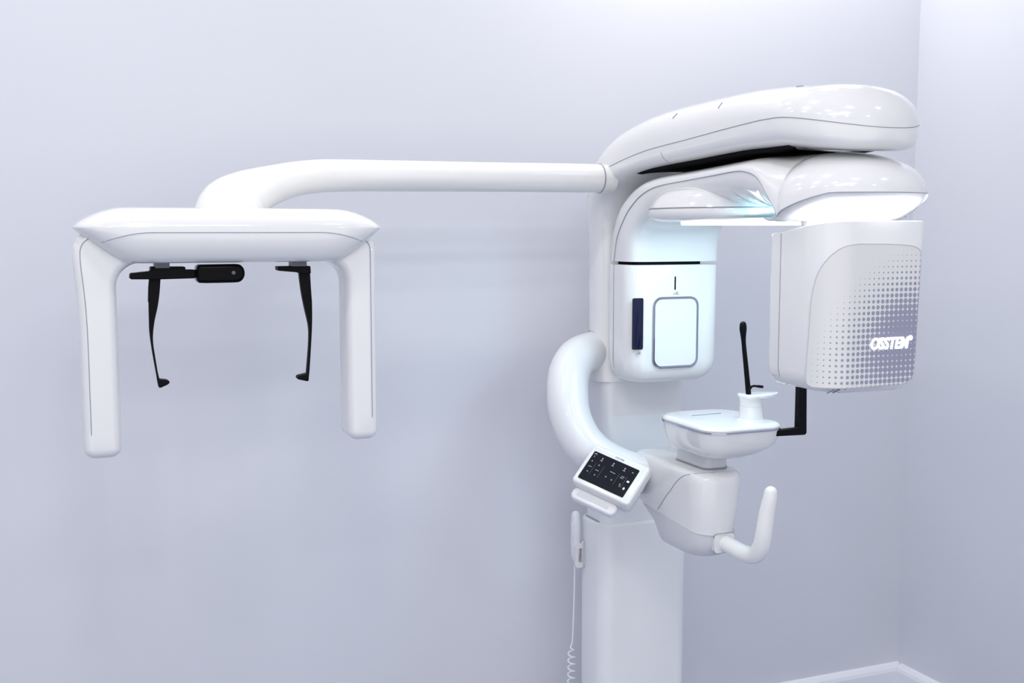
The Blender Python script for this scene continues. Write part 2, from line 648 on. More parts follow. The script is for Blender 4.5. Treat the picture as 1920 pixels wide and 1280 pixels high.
# inner cover: the face that rises from the detector box and runs under the arm
IC = [  # rim, inner, half width, flatness power
    ((2.300, 1.3775), (2.216, 1.3775), .1195, 6.0),
    ((2.286, 1.430), (2.214, 1.425), .1195, 6.0),
    ((2.258, 1.468), (2.196, 1.452), .1195, 5.0),
    ((2.225, 1.497), (2.160, 1.472), .1195, 4.0),
    ((2.175, 1.524), (2.118, 1.487), .1195, 3.0),
    ((2.105, 1.541), (2.060, 1.495), .1195, 2.6),
    ((1.980, 1.549), (1.955, 1.497), .121, 2.4),
    ((1.866, 1.555), (1.852, 1.494), .1245, 2.4),
    ((1.805, 1.558), (1.800, 1.490), .128, 2.4),
    ((1.766, 1.5565), (1.760, 1.484), .131, 2.4),
    ((1.722, 1.545), (1.718, 1.478), .134, 2.4),
    ((1.690, 1.518), (1.688, 1.470), .1365, 2.4),
    ((1.662, 1.490), (1.662, 1.466), .1385, 2.4),
    ((1.648, 1.474), (1.648, 1.464), .140, 2.4),
]
ic = cr([(*a, *b, w, p) for a, b, w, p in IC], 5)


def ic_loop(st, n=30):
    oy, oz, iy, iz, w, p = st
    O, I = Vector((XM, oy, oz)), Vector((XM, iy, iz))
    d = (O - I)
    out = [O + d.normalized() * .004 + Vector((w * .97, 0, 0))]
    for j in range(n + 1):
        a = math.pi * j / n
        c, sn = math.cos(a), math.sin(a)
        x = math.copysign(abs(c) ** (2 / p), c)
        t = abs(sn) ** (2 / p)
        out.append(O.lerp(I, t) + Vector((x * w, 0, 0)))
    out.append(O + d.normalized() * .004 + Vector((-w * .97, 0, 0)))
    return out


loft('inner_cover', [ic_loop(s) for s in ic], M_WHITE, rota)
for sgn, nm in ((-1, 'seam_line'), (1, 'seam_line')):
    tube(nm, [Vector((XM + sgn * (s[4] - .0003), s[2], s[3])) for s in rt[:66]], 0.0008, M_SEAM, rota, seg=6)
# rim line of the hub
rim_pts = [Vector((XM - s[4] * 1.0, s[2], s[3])) for s in rt[65:]] + [Vector((XM + s[4], s[2], s[3])) for s in rt[65:]][::-1]
tube('hub_rim', rim_pts, 0.0010, M_SEAM, rota, seg=6)
# underside of the hub: a shallow funnel that narrows down to the tube head
N = 48
levels = [(1.00, -.0005), (0.985, -.004), (0.93, -.012), (0.82, -.021), (0.66, -.029), (0.52, -.034), (0.50, -.045)]
lo = []
for k, dz in levels:
    lp = []
    for j in range(N):
        a = 2 * math.pi * j / N
        y = RC + RR_ * k * math.sin(a) * .975
        x = XM + RR_ * k * math.cos(a) * .985
        yr = RC + RR_ * math.sin(a)
        rim = rim_z(yr)
        z = (rim - 1.511) * k ** 2 + 1.511 + dz
        lp.append(Vector((x, y, z)))
    lo.append(lp)
loft('hub_underside', lo, M_WHITE, rota)
tube('sensor_hole', [Vector((1.222, 1.607, 1.4885)), Vector((1.226, 1.609, 1.494))], 0.0042, M_GREY, rota, seg=14)

# housing with the positioning light ring, under the middle of the arm
HC = (XM - .004, 2.012)
HRX, HRY = 0.156, 0.172


def ell(cx, cy, rx, ry, z, n=56, p=2.2):
    out = []
    for j in range(n):
        a = 2 * math.pi * j / n
        c, s = math.cos(a), math.sin(a)
        out.append(Vector((cx + rx * math.copysign(abs(c) ** (2 / p), c), cy + ry * math.copysign(abs(s) ** (2 / p), s), z)))
    return out


dome = loft('light_housing', [ell(*HC, HRX * k, HRY * k, z) for k, z in
                              ((.55, 1.540), (.70, 1.538), (.80, 1.533), (.88, 1.525), (.945, 1.512), (.985, 1.500), (1.0, 1.494))],
            M_WHITE, rota)
loft('housing_base', [ell(*HC, HRX * k, HRY * k, z) for k, z in
                      ((.99, 1.4935), (1.0, 1.491), (.997, 1.480), (.97, 1.472), (.90, 1.467), (.80, 1.4655))], M_WHITE, rota)
tube('housing_seam', ell(*HC, HRX * .9985, HRY * .9985, 1.4925) + ell(*HC, HRX * .9985, HRY * .9985, 1.4925)[:1], 0.0009, M_SEAM, rota, seg=6)
for pxx, pyy in ((1322, 351), (1256, 357)):
    c = px(pxx, pyy, X=1.215)
    tube('cover_slot', [c + Vector((-.006, .002, -.001)), c + Vector((.004, -.002, .001))], 0.0022, M_SEAM, rota, seg=8, round0=True, round1=True)
LC = (XM, 1.955)
ring = loft('ring_light', [ell(*LC, r, r, z, p=2.0) for r, z in ((.098, 1.4690), (.127, 1.4690), (.129, 1.4680), (.129, 1.4600), (.127, 1.4588), (.100, 1.4588), (.098, 1.4600), (.098, 1.4690))],
            M_LED, rota, cap0=False, cap1=False)
loft('ring_mount', [ell(*LC, r, r, z, p=2.0) for r, z in ((.12, 1.4735), (.135, 1.472), (.135, 1.4692), (.09, 1.4692))], M_SHELL, rota)

# --- detector box
DX0, DX1, DY0, DY1 = 1.2005, 1.4425, 2.215, 2.334
FR, BR = 0.042, 0.02


def dlev(z, i):
    return (z, DX0 + i, DX1 - i, DY0 + i, DY1 - i * .4, (FR, FR, BR, BR))


det = zblock('detector_housing', [dlev(1.3705, .004), dlev(1.369, .001), dlev(1.367, 0), dlev(1.15, .0005), dlev(1.132, .003), dlev(1.118, .0085),
                                  dlev(1.108, .016), dlev(1.101, .026), dlev(1.098, .04)], M_WHITE, machine)
zblock('swivel_gap', [(1.366, DX0 + .012, DX1 - .045, DY0 + .007, DY1 - .012, .03), (1.380, DX0 + .012, DX1 - .045, DY0 + .007, DY1 - .012, .03)], M_DARKGAP, det)
tube('shell_seam', [Vector((DX0 - .0002, 2.297, z)) for z in (1.372, 1.30, 1.2, 1.15)] + [Vector((DX0 + .003, 2.297, 1.132)), Vector((DX0 + .016, 2.297, 1.108))],
     0.0007, M_SEAM, det, seg=6)
EXF, EYF, ENF = (1, 0, 0), (0, 0, 1), (0, -1, 0)
OF = (0, DY0, 0)
a = px(1224, 557, Y=DY0); b = px(1307, 687, Y=DY0)
fw, fz = b.x - a.x, a.z - b.z
fc = ((a.x + b.x) / 2, (a.z + b.z) / 2)
fo = rr(fc[0], fc[1], fw, fz, .022)
fi = rr(fc[0], fc[1], fw - .011, fz - .011, .0175)
lps = [[Vector((x, DY0 - t, z)) for x, z in oo] for oo, t in ((fo, -.001), (fo, .003), (rr(fc[0], fc[1], fw - .003, fz - .003, .021), .0045), (rr(fc[0], fc[1], fw - .008, fz - .008, .019), .0045), (fi, .002), (fi, -.001))]
loft('panel_frame', lps, M_CHROME, det, cap0=False, cap1=False)
plate('front_panel', rr(fc[0], fc[1], fw - .011, fz - .011, .0175), OF, EXF, EYF, ENF, -.001, .0025, M_PANEL, det)
a = px(1186, 559, Y=DY0); b = px(1205, 655, Y=DY0)
plate('sensor_window', rr((a.x + b.x) / 2, (a.z + b.z) / 2, b.x - a.x, a.z - b.z, .004), OF, EXF, EYF, ENF, -.001, .002, M_SENSOR, det, edge=.0008)
a = px(1266, 518, Y=DY0); b = px(1266, 543, Y=DY0)
plate('alignment_slot', rr(a.x, (a.z + b.z) / 2, .0032, a.z - b.z, .001), OF, EXF, EYF, ENF, -.001, .001, M_BLACK, det)


def caption(cx, cz):
    tri = [(-.0065, -.0025), (-.0025, -.0025), (-.0045, .0012)]
    d = plate_data([(cx + p[0], cz + p[1]) for p in tri], OF, EXF, EYF, ENF, -.0005, .0006)
    rows = []
    for r_, (w, dz) in enumerate(((.008, .0022), (.0075, -.0002), (.0085, -.0026))):
        x = cx - .0012
        random.seed(r_ + int(cx * 1000))
        while x < cx - .0012 + w:
            l = random.uniform(.0009, .002)
            rows.append(plate_data(rr(x + l / 2, cz + dz, l, .0013, .0002, 1), OF, EXF, EYF, ENF, -.0005, .0006))
            x += l + .0005
    V, Fs = merge(d, *rows)
    link('warning_caption', V, Fs, M_PRINT, det, smooth=False)


c = px(1195.5, 662, Y=DY0); caption(c.x, c.z)
c = px(1267, 549.5, Y=DY0); caption(c.x, c.z)

# --- x-ray tube head
TX0, TX1, TY0, TY1 = 1.205, 1.416, 1.54, 1.703
TR = (.060, .022, .014, .012)


def tl(z, i, slope=0.0):
    rs = tuple(max(r - i * .5, .004) for r in TR)
    return [Vector((x, y, z - slope * (y - TY0) / (TY1 - TY0))) for x, y in rr4(TX0 + i, TX1 - .006 + (z - 1.19) * .055 - i, TY0 + i * .6, TY1 - i * .3, rs, 9)]


tub = loft('tube_head', [tl(1.459, .012, .024), tl(1.4655, .003, .024), tl(1.464, .0008, .024), tl(1.460, 0, .024), tl(1.30, 0), tl(1.202, 0), tl(1.189, .003), tl(1.178, .010), tl(1.171, .020), tl(1.1675, .034), tl(1.167, .05)],
           M_WHITE, machine)
tube('shell_seam', [Vector((TX0 - .0002, TY0 + .060 + .067, z)) for z in (1.443, 1.35, 1.25, 1.202)] + [Vector((TX0 + .003, TY0 + .127, 1.189)), Vector((TX0 + .02, TY0 + .127, 1.171))],
     0.0008, M_SEAM, tub, seg=6)


def tsurf(u, z, off=0.0):
    R = .060
    if u >= 0:
        TX1 = 1.410 + (z - 1.19) * .055
        umax = TX1 - .022 - (TX0 + R)
        if u <= umax:
            return Vector((TX0 + R + u, TY0 - off, z))
        a = (u - umax) / .022
        return Vector((TX1 - .022 + (.022 + off) * math.sin(a), TY0 + .022 - (.022 + off) * math.cos(a), z))
    a = -u / R
    if a < math.pi / 2:
        return Vector((TX0 + R - (R + off) * math.sin(a), TY0 + R - (R + off) * math.cos(a), z))
    return Vector((TX0 - off, TY0 + R + (-u - R * math.pi / 2), z))


LB = [(1.1795, -.066), (1.183, -.076), (1.192, -.0803), (1.209, -.0804), (1.267, -.0770), (1.325, -.0741), (1.359, -.068), (1.382, -.060), (1.402, -.0462), (1.412, -.0357), (1.4195, -.0247), (1.4235, -.012), (1.4256, .006)]
RB = [(1.1795, .098), (1.181, .108), (1.1845, .120), (1.193, .133), (1.215, .1365), (1.293, .1378), (1.40, .1400), (1.410, .1385), (1.4175, .132), (1.4215, .118), (1.4240, .095), (1.4256, .060)]


LB = cr(LB, 6)
RB = cr(RB, 6)


def interp(tab, z):
    if z <= tab[0][0]:
        return tab[0][1]
    for (z0, u0), (z1, u1) in zip(tab, tab[1:]):
        if z <= z1:
            return u0 + (u1 - u0) * (z - z0) / (z1 - z0)
    return tab[-1][1]


zs = sorted(set([1.1795 + .2461 * i / 60 for i in range(61)] + [t[0] for t in LB] + [t[0] for t in RB]))
NC = 40
V, UVS = [], []
for off in (.0025, -.002):
    for z in zs:
        l, r = interp(LB, z), interp(RB, z)
        for j in range(NC + 1):
            u = l + (r - l) * j / NC
            V.append(tsurf(u, z, off))
            UVS.append((u, z))
Fs = []
nz = len(zs)
W_ = NC + 1
for i in range(nz - 1):
    for j in range(NC):
        Fs.append((i * W_ + j, i * W_ + j + 1, (i + 1) * W_ + j + 1, (i + 1) * W_ + j))
B0 = nz * W_
border = [j for j in range(W_)] + [i * W_ + NC for i in range(1, nz)] + [(nz - 1) * W_ + j for j in range(NC - 1, -1, -1)] + [i * W_ for i in range(nz - 2, 0, -1)]
for q in range(len(border)):
    a_, b_ = border[q], border[(q + 1) % len(border)]
    Fs.append((a_, B0 + a_, B0 + b_, b_))
gr = link('grille_panel', V, Fs, M_GRILLE, tub)
uvl = gr.data.uv_layers.new(name='panel')
org = Vector(gr['org'])
look = {}
for vv, uu in zip(V, UVS):
    look[tuple(round(t, 5) for t in (vv - org))] = uu
for lpz in gr.data.loops:
    co = gr.data.vertices[lpz.vertex_index].co
    kk = tuple(round(t, 5) for t in co)
    if kk in look:
        uvl.data[lpz.index].uv = look[kk]
    else:
        uvl.data[lpz.index].uv = (co.x + org.x - TX0 - .06, co.z + org.z)
tube('panel_seam', [V[q] for q in border] + [V[border[0]]], .0007, M_GREYLINE, tub, seg=5)
# lettering on the tube head
a = px(1631, 648, Y=TY0 - .004); b = px(1703, 641, Y=TY0 - .004)
d = text_data('OSSTEM', .0255, .0012, shear=.22, offset=.0009, spacing=1.0)
xs = [p[0] for p in d[0]]
k_ = (b.x - a.x) / (max(xs) - min(xs))
ctr = (a + b) / 2
d = ([(p[0] * k_, p[1] * 1.08, p[2]) for p in d[0]], d[1])
dd = on_frame(d, (ctr.x, TY0 - .0035, ctr.z), (1, 0, .0), (0, 0, 1), (0, -1, 0))
c = px(1707, 633, Y=TY0 - .004)
ci = plate_data([(c.x + .0048 * math.cos(t * math.pi / 10), c.z + .0048 * math.sin(t * math.pi / 10)) for t in range(20)], (0, TY0 - .0035, 0), EXF, EYF, ENF, 0, .0012)
c2 = px(1653, 636, Y=TY0 - .004)
ci2 = plate_data([(c2.x + .0045 * math.cos(t * math.pi / 10), c2.z + .0032 * math.sin(t * math.pi / 10)) for t in range(20)], (0, TY0 - .0035, 0), EXF, EYF, ENF, 0, .0012)
V, Fs = merge(dd, ci, ci2)
link('logo_lettering', V, Fs, M_LOGO, tub, smooth=False)
# louvre slots under the front edge
sd = []
for i in range(12):
    x = 1.235 + .0125 * i
    sd.append(tube_data([Vector((x, TY0 + .0085, 1.1765)), Vector((x - .002, TY0 + .024, 1.1685))], .0011, seg=6))
V, Fs = merge(*sd)
link('vent_slots', V, Fs, M_PRINT, tub)

# --- patient support: curved arm from the column to the front housing
AP = [((1.225, 2.415, 1.158), .047), ((1.195, 2.405, 1.157), .0475), ((1.150, 2.385, 1.145), .048), ((1.117, 2.36, 1.112), .0485), ((1.100, 2.33, 1.062), .0485),
      ((1.097, 2.305, 1.018), .0475), ((1.109, 2.275, .972), .0465), ((1.137, 2.25, .938), .0455), ((1.180, 2.225, .912), .045), ((1.235, 2.20, .893), .045)]
ap = cr([(*p, r) for p, r in AP], 8)
sup = tube('support_arm', [p[:3] for p in ap], [p[3] for p in ap], M_SATIN, machine, seg=32)
tube('collar_joint', [Vector((1.2035, 2.413 + .0475 * math.cos(t), 1.158 + .049 * math.sin(t))) for t in [2 * math.pi * i / 40 for i in range(41)]], .0016, M_SEAM, sup, seg=6)

# front housing: nose-shaped block, lofted upward
HXC = 1.2845
HL = [  # z, half width, back Y, front Y
    (.757, .030, 2.112, 2.010), (.7585, .040, 2.122, 1.996), (.763, .048, 2.131, 1.980), (.775, .053, 2.141, 1.966), (.790, .0555, 2.151, 1.958), (.808, .0565, 2.171, 1.954),
    (.830, .057, 2.215, 1.951), (.845, .0575, 2.245, 1.950), (.87, .0585, 2.256, 1.949), (.915, .0595, 2.26, 1.950), (.930, .059, 2.26, 1.952), (.938, .057, 2.258, 1.957), (.943, .052, 2.255, 1.965), (.945, .046, 2.25, 1.975)]


def hl(z, hw, yb, yf):
    out = []
    n = 40
    ym = yf + .055
    hr = hw - max(0, .92 - z) * .16          # the right flank draws in towards the bottom
    for j in range(n + 1):          # rounded nose at the front, square back
        a = math.pi * j / n
        c, s = math.cos(a), math.sin(a)
        out.append(Vector((HXC + (hr if c > 0 else hw) * math.copysign(abs(c) ** (2 / 2.6), c), ym - (ym - yf) * abs(s) ** (2 / 2.6), z)))
    rb = min(.035, hw * .7, hr * .7)
    for k in range(7):
        a = math.pi / 2 * k / 6
        out.append(Vector((HXC - hw + rb * (1 - math.cos(a)), yb - rb * (1 - math.sin(a)), z)))
    for k in range(7):
        a = math.pi / 2 * k / 6
        out.append(Vector((HXC + hr - rb * (1 - math.sin(a)), yb - rb * (1 - math.cos(a)), z)))
    return out


hs = cr(HL, 4)
hou = loft('support_housing', [hl(*h) for h in hs], M_WHITE, machine, angle=60)
hloops = [hl(*h) for h in hs]
sp = [(1233, 955), (1239, 945), (1245, 935), (1252, 925), (1258, 917), (1264, 908), (1270, 901), (1276, 895), (1283, 891), (1292, 889), (1305, 887.5), (1320, 886.5), (1340, 885)]
tube('cover_seam', sight(hloops, sp, .0001), .0009, M_SEAM, hou, seg=6)
# lower grey chin of the housing
LBt = [(z, hw + .0014, yb + .001, yf - .0012) for z, hw, yb, yf in HL if z <= .83]
lb = cr([(.7555, .0305, 2.112, 2.011)] + LBt[1:], 4)


def cut(L):
    out = []
    for p in L:
        zmax = .836 - (2.143 - p.y) * .115 if p.y < 2.143 else .836
        out.append(Vector((p.x, p.y, min(p.z, zmax))))
    return out


loft('lower_cover', [cut(hl(*h)) for h in lb], M_SHELL, hou, angle=60)

# hand grip
GP = [((1.285, 2.01, .797), .017), ((1.288, 1.972, .796), .017), ((1.292, 1.935, .792), .0172), ((1.297, 1.895, .788), .0175), ((1.3, 1.862, .794), .0178), ((1.3, 1.842, .815), .0175), ((1.3, 1.833, .845), .017),
      ((1.303, 1.829, .885), .0158), ((1.3065, 1.825, .915), .0145), ((1.308, 1.824, .930), .0130)]
gp = cr([(*p, r) for p, r in GP], 6)
grip = tube('hand_grip', [p[:3] for p in gp], [p[3] for p in gp], M_IVORY, machine, seg=24, round1=True)
v, f = loft_data([[Vector((x, y, z)) for x, z in rr(1.286, .796, .05, .04, .008)] for y in (2.0, 1.953, 1.951)])
link('grip_socket', v, f, M_WHITE, grip)
tube('socket_joint', [Vector((x, 1.9525, z)) for x, z in rr(1.286, .796, .051, .041, .008)], .0011, M_SEAM, grip, seg=6)

# --- chin table
TBX0, TBX1, TBY0, TBY1 = 1.212, 1.400, 1.898, 2.128
TRr = (.045, .04, .06, .055)


def tb(z, i, ir=None, fr=None, bk=None):
    ir = i if ir is None else ir
    fr = i if fr is None else fr
    bk = i if bk is None else bk
    m = max(i, fr)
    return [Vector((x, y, z)) for x, y in rr4(TBX0 + i, TBX1 - ir, TBY0 + fr, TBY1 - bk, tuple(max(r - m * .4, .012) for r in TRr), 8)]


tab = loft('chin_table', [tb(.9755, .050, .085, .060, .045), tb(.9765, .036, .078, .048, .030), tb(.980, .024, .068, .034, .022), tb(.988, .013, .046, .019, .015), tb(.998, .0075, .022, .010, .010), tb(1.006, .005, .010, .006, .007),
                          tb(1.022, .002, .003, .002, .003), tb(1.0365, .0005), tb(1.038, 0)], M_WHITE, machine)
loft('chrome_trim', [tb(1.0375, .0015), tb(1.0375, -.0012), tb(1.0405, -.0012), tb(1.0405, .0015)], M_CHROME, tab)
loft('table_top', [tb(1.0405, .0008), tb(1.044, -.0005), tb(1.048, .0012), tb(1.0505, .005), tb(1.0515, .012)], M_PANEL, tab)
v, f = merge(tube_data([px(1297, 779, Z=1.052), px(1322, 777, Z=1.052), px(1352, 774, Z=1.052)], .0009, seg=6))
link('joint_line', v, f, M_PRINT, tab)
zblock('table_stem', [(.93, 1.262, 1.322, 1.992, 2.122, .018), (.982, 1.262, 1.322, 1.992, 2.122, .018)], M_SHELL, tab)
zblock('stem_joint', [(.9455, 1.2608, 1.3232, 1.9908, 2.1232, .018), (.948, 1.2608, 1.3232, 1.9908, 2.1232, .018)], M_SEAM, tab)

# chin rest post with its cup, and the black rod
PC = Vector((1.359, 1.972, 0))
post = loft('chin_rest', [ell(PC.x, PC.y, r, r, z, n=32, p=2.4) for r, z in ((.032, 1.050), (.026, 1.053), (.0235, 1.060), (.0228, 1.075), (.0228, 1.0775), (.0222, 1.078), (.0222, 1.0795), (.0228, 1.080), (.0228, 1.09), (.024, 1.096), (.027, 1.1015))], M_WHITE, machine)
oc = cr([(-.031, .0), (-.026, -.020), (-.006, -.026), (.02, -.026), (.044, -.016), (.063, 0), (.045, .018), (.02, .026), (-.006, .026), (-.026, .020), (-.031, 0)], 5)[:-1]
plate('chin_cup', oc, (PC.x + .005, PC.y, 1.0985), (1, 0, 0), (0, 1, 0), (0, 0, 1), 0, .007, M_WHITE, post, edge=.003)
RP = [(px(1403.5, 739, Y=1.97), .0062), (px(1402, 722, Y=1.97), .0060), (px(1399, 690, Y=1.97), .0056), (px(1396, 660, Y=1.97), .0052), (px(1394.3, 640, Y=1.97), .0052), (px(1393.6, 626, Y=1.97), .0068), (px(1393.3, 616, Y=1.97), .0082), (px(1393.2, 609, Y=1.97), .0076)]
rp = cr([(*p, r) for p, r in RP], 5)
rod = tube('positioning_rod', [p[:3] for p in rp], [p[3] for p in rp], M_BLACK, machine, seg=16, round1=True, up0=(0, 1, 0), oval=.7)
hk = cr([tuple(px(*p, Y=1.965)) for p in ((1404, 739), (1404, 732), (1407, 726), (1413, 723.5), (1421, 724), (1430, 725))], 5)
tube('bite_hook', hk, [.0036] * 12 + [.0024] * (len(hk) - 18) + [.0030] * 6, M_BLACK, rod, seg=10)

# black angled temple support on the far side of the table
oL = [(1.375, 1.0245), (1.448, 1.0225), (1.4515, 1.0265), (1.4475, 1.17), (1.4300, 1.17), (1.4295, 1.0385), (1.375, 1.0370)]
plate('temple_support', oL, (0, 1.902, 0), (1, 0, 0), (0, 0, 1), (0, 1, 0), 0, .016, M_BLACK, machine, bevel=.0025)

# --- control panel
pc = px(1141, 888, Y=2.135)
s_ = F_PX / (pc - CAM).dot(FWD)
wv = (RIGHT * 80 - UP * 32 - FWD * 50) / s_
hv = (-RIGHT * 35 - UP * 47 - FWD * 26) / s_
ex = wv.normalized()
ey = (-hv - ex * (-hv).dot(ex)).normalized()
en = ex.cross(ey).normalized()
SW, SH = wv.length, hv.length
pan = plate('control_panel', rr(.004, .003, SW + .030, SH + .030, .010), pc, ex, ey, en, -.024, -.0008, M_WHITE, machine, edge=.006)
scr = plate('touchscreen', rr(0, 0, SW, SH, .003), pc, ex, ey, en, -.004, .0, M_SCREEN, pan)


def scr_quad(cx, cy, w, h):
    return plate_data(rr(cx * SW, cy * SH, w, h, min(w, h) * .2, 1), pc, ex, ey, en, -.0002, .0003)


def icon(cx, cy, kind):
    res = []
    X_, Y_ = cx * SW, cy * SH
    if kind == 'jaw':
        arc = [(X_ - .003 + .0035 * math.cos(t), Y_ + .001 + .0035 * math.sin(t)) for t in [math.pi * i / 8 for i in range(9)]]
        o2 = arc + [(X_ - .003 + .0018 * math.cos(t), Y_ + .001 + .0018 * math.sin(t)) for t in [math.pi * (8 - i) / 8 for i in range(9)]]
        res.append(plate_data([(p[0] + .002, p[1]) for p in o2], pc, ex, ey, en, -.0002, .0003))
        res.append(scr_quad(cx - .01, cy - .055, .0012, .004))
    elif kind == 'person':
        o2 = [(X_ + .0016 * math.cos(t), Y_ + .0024 + .0016 * math.sin(t)) for t in [2 * math.pi * i / 10 for i in range(10)]]
        res.append(plate_data(o2, pc, ex, ey, en, -.0002, .0003))
        res.append(scr_quad(cx, cy - .01, .0013, .003))
        res.append(scr_quad(cx, cy - .05, .0055, .0016))
    elif kind == 'up':
        o2 = [(X_ - .002, Y_ - .0016), (X_ + .002, Y_ - .0016), (X_, Y_ + .0018)]
        res.append(plate_data(o2, pc, ex, ey, en, -.0002, .0003))
    elif kind == 'down':
        o2 = [(X_ - .002, Y_ + .0016), (X_, Y_ - .0018), (X_ + .002, Y_ + .0016)]
        res.append(plate_data(o2, pc, ex, ey, en, -.0002, .0003))
    elif kind == 'left':
        o2 = [(X_ - .0018, Y_), (X_ + .0016, Y_ - .002), (X_ + .0016, Y_ + .002)]
        res.append(plate_data(o2, pc, ex, ey, en, -.0002, .0003))
    elif kind == 'right':
        o2 = [(X_ + .0018, Y_), (X_ - .0016, Y_ + .002), (X_ - .0016, Y_ - .002)]
        res.append(plate_data(o2, pc, ex, ey, en, -.0002, .0003))
    return res


ics = []
ics += icon(-.435, .385, 'jaw') + icon(-.27, .335, 'person') + icon(-.02, .335, 'person') + icon(.23, .335, 'person')
ics += icon(.41, .34, 'right') + icon(-.43, .17, 'up') + icon(-.26, .13, 'up') + icon(-.40, -.20, 'down') + icon(-.23, -.22, 'down')
ics += icon(-.02, -.12, 'left') + icon(.12, -.14, 'right') + icon(.31, -.15, 'up') + icon(.32, -.22, 'down')
for cx, cy, w in ((-.41, -.02, .0085), (-.24, -.05, .0085), (.03, .09, .0070), (.09, .085, .0060), (.28, .10, .0075), (.27, .045, .0085)):
    ics.append(scr_quad(cx, cy, w, .0013))
V, Fs = merge(*ics)
link('screen_icons', V, Fs, M_ICON, pan, smooth=False)
V, Fs = merge(scr_quad(.42, .02, .0058, .0042), plate_data([(.42 * SW + .0022 * math.cos(t), -.23 * SH + .0030 * math.sin(t)) for t in [2 * math.pi * i / 14 for i in range(14)]], pc, ex, ey, en, -.0002, .0003))
link('bright_icons', V, Fs, M_ICONB, pan, smooth=False)
for cx in (-.335, -.155, .19, .355):
    V, Fs = scr_quad(cx, -.06, .0005, .030)
    link('divider_line', V, Fs, M_LINE, pan, smooth=False)
d = text_data('OSSTEM', .0062, .0003, shear=.2, offset=.0001)
V, Fs = on_frame(d, pc + ex * (.02 * SW) + ey * (SH / 2 + .0062), ex, ey, en)
link('bezel_logo', [p + en * -.0008 for p in V], Fs, M_PRINT, pan, smooth=False)
# pen tray below the panel and the neck that holds it on the arm
tr = plate('panel_tray', rr(-.006, -SH / 2 - .024, SW * .98, .030, .013), pc, ex, ey, en, -.040, -.024, M_SATIN, pan, edge=.005)
plate('tray_recess', rr(-.008, -SH / 2 - .026, SW * .70, .010, .004), pc, ex, ey, en, -.028, -.0236, M_SHELL, pan)
plate('panel_neck', rr(.01, -.004, SW * .8, SH * .8, .012), pc, ex, ey, en, -.080, -.020, M_SATIN, pan)

# --- cephalometric arm, beam, legs and ear rods
CY = 2.32
CP = [((1.205, CY, 1.566), .0325), ((1.10, CY, 1.566), .0325), ((.90, CY, 1.5645), .0325)]
for (x_, y_), yy, r in (((720, 329.5), 2.32, .0330), ((650, 329), 2.318, .0335), ((600, 330), 2.312, .0342), ((556, 335), 2.30, .0350), ((518, 344), 2.285, .0380), ((484, 356), 2.262, .0440), ((457, 371), 2.238, .0530), ((440, 386), 2.220, .0615), ((431, 402), 2.208, .0660), ((428, 436), 2.195, .0680)):
    CP.append((tuple(px(x_, y_, Y=yy)), r))
cp = cr([(*p, r) for p, r in CP], 7)
carm = tube('cephalometric_arm', [p[:3] for p in cp], [p[3] for p in cp], M_IVORY, machine, seg=36)
tube('arm_end_ring', [Vector((1.171, CY, 1.566)), Vector((1.1735, CY, 1.566))], .0338, M_SEAM, carm, seg=36)

BCX, BY = .326, 2.195
# z, half length, half depth
BL = [(1.388, .196, .036), (1.3885, .203, .047), (1.391, .209, .057), (1.400, .222, .0685), (1.421, .250, .0775), (1.443, .2765, .0800), (1.4530, .2865, .0795),
      (1.4540, .2865, .0794), (1.460, .281, .0780), (1.468, .270, .0745), (1.476, .255, .0685), (1.482, .240, .0605), (1.487, .2235, .0490), (1.4895, .212, .0380), (1.4905, .200, .0250)]


def bl(z, L, D, n=64):
    out = []
    for j in range(n):
        a = 2 * math.pi * (j + .5) / n
        c, s = math.cos(a), math.sin(a)
        out.append(Vector((BCX + L * math.copysign(abs(c) ** (2 / 9), c), BY + D * math.copysign(abs(s) ** (2 / 2.8), s), z)))
    return out


beam = loft('cephalometric_beam', [bl(*b_) for b_ in BL], M_WHITE, machine, angle=50)
# seam running along the front, curving down at both ends
sm = []
for i in range(-20, 21):
    t = i / 20
    x = BCX + .250 * t
    z = 1.4445 - (.0225 * max(0, (abs(t) - .62) / .38) ** 1.8)
    L, D = None, None
    for (z0, l0, d0), (z1, l1, d1) in zip(BL, BL[1:]):
        if z0 <= z <= z1:
            k = (z - z0) / (z1 - z0)
            L, D = l0 + (l1 - l0) * k, d0 + (d1 - d0) * k
    q = min(abs(x - BCX) / L, 1) ** 9
    sm.append(Vector((x, BY - D * max(1 - q, 0) ** (1 / 2.8) - .0003, z)))
tube('seam_line', sm, .0007, M_SEAM, beam, seg=6)
for p0, p1 in ((289, 316), (545, 571)):
    a = px(p0, 495, Y=2.185); b = px(p1, 495, Y=2.185)
    box('mounting_plate', (a.x, b.x, 2.165, 2.205, 1.379, 1.390), M_GREY, beam)


def arc(cx, cz, r, a0, a1, n=8):
    return [(cx + r * math.cos(math.radians(a0 + (a1 - a0) * i / n)), cz + r * math.sin(math.radians(a0 + (a1 - a0) * i / n))) for i in range(n + 1)]


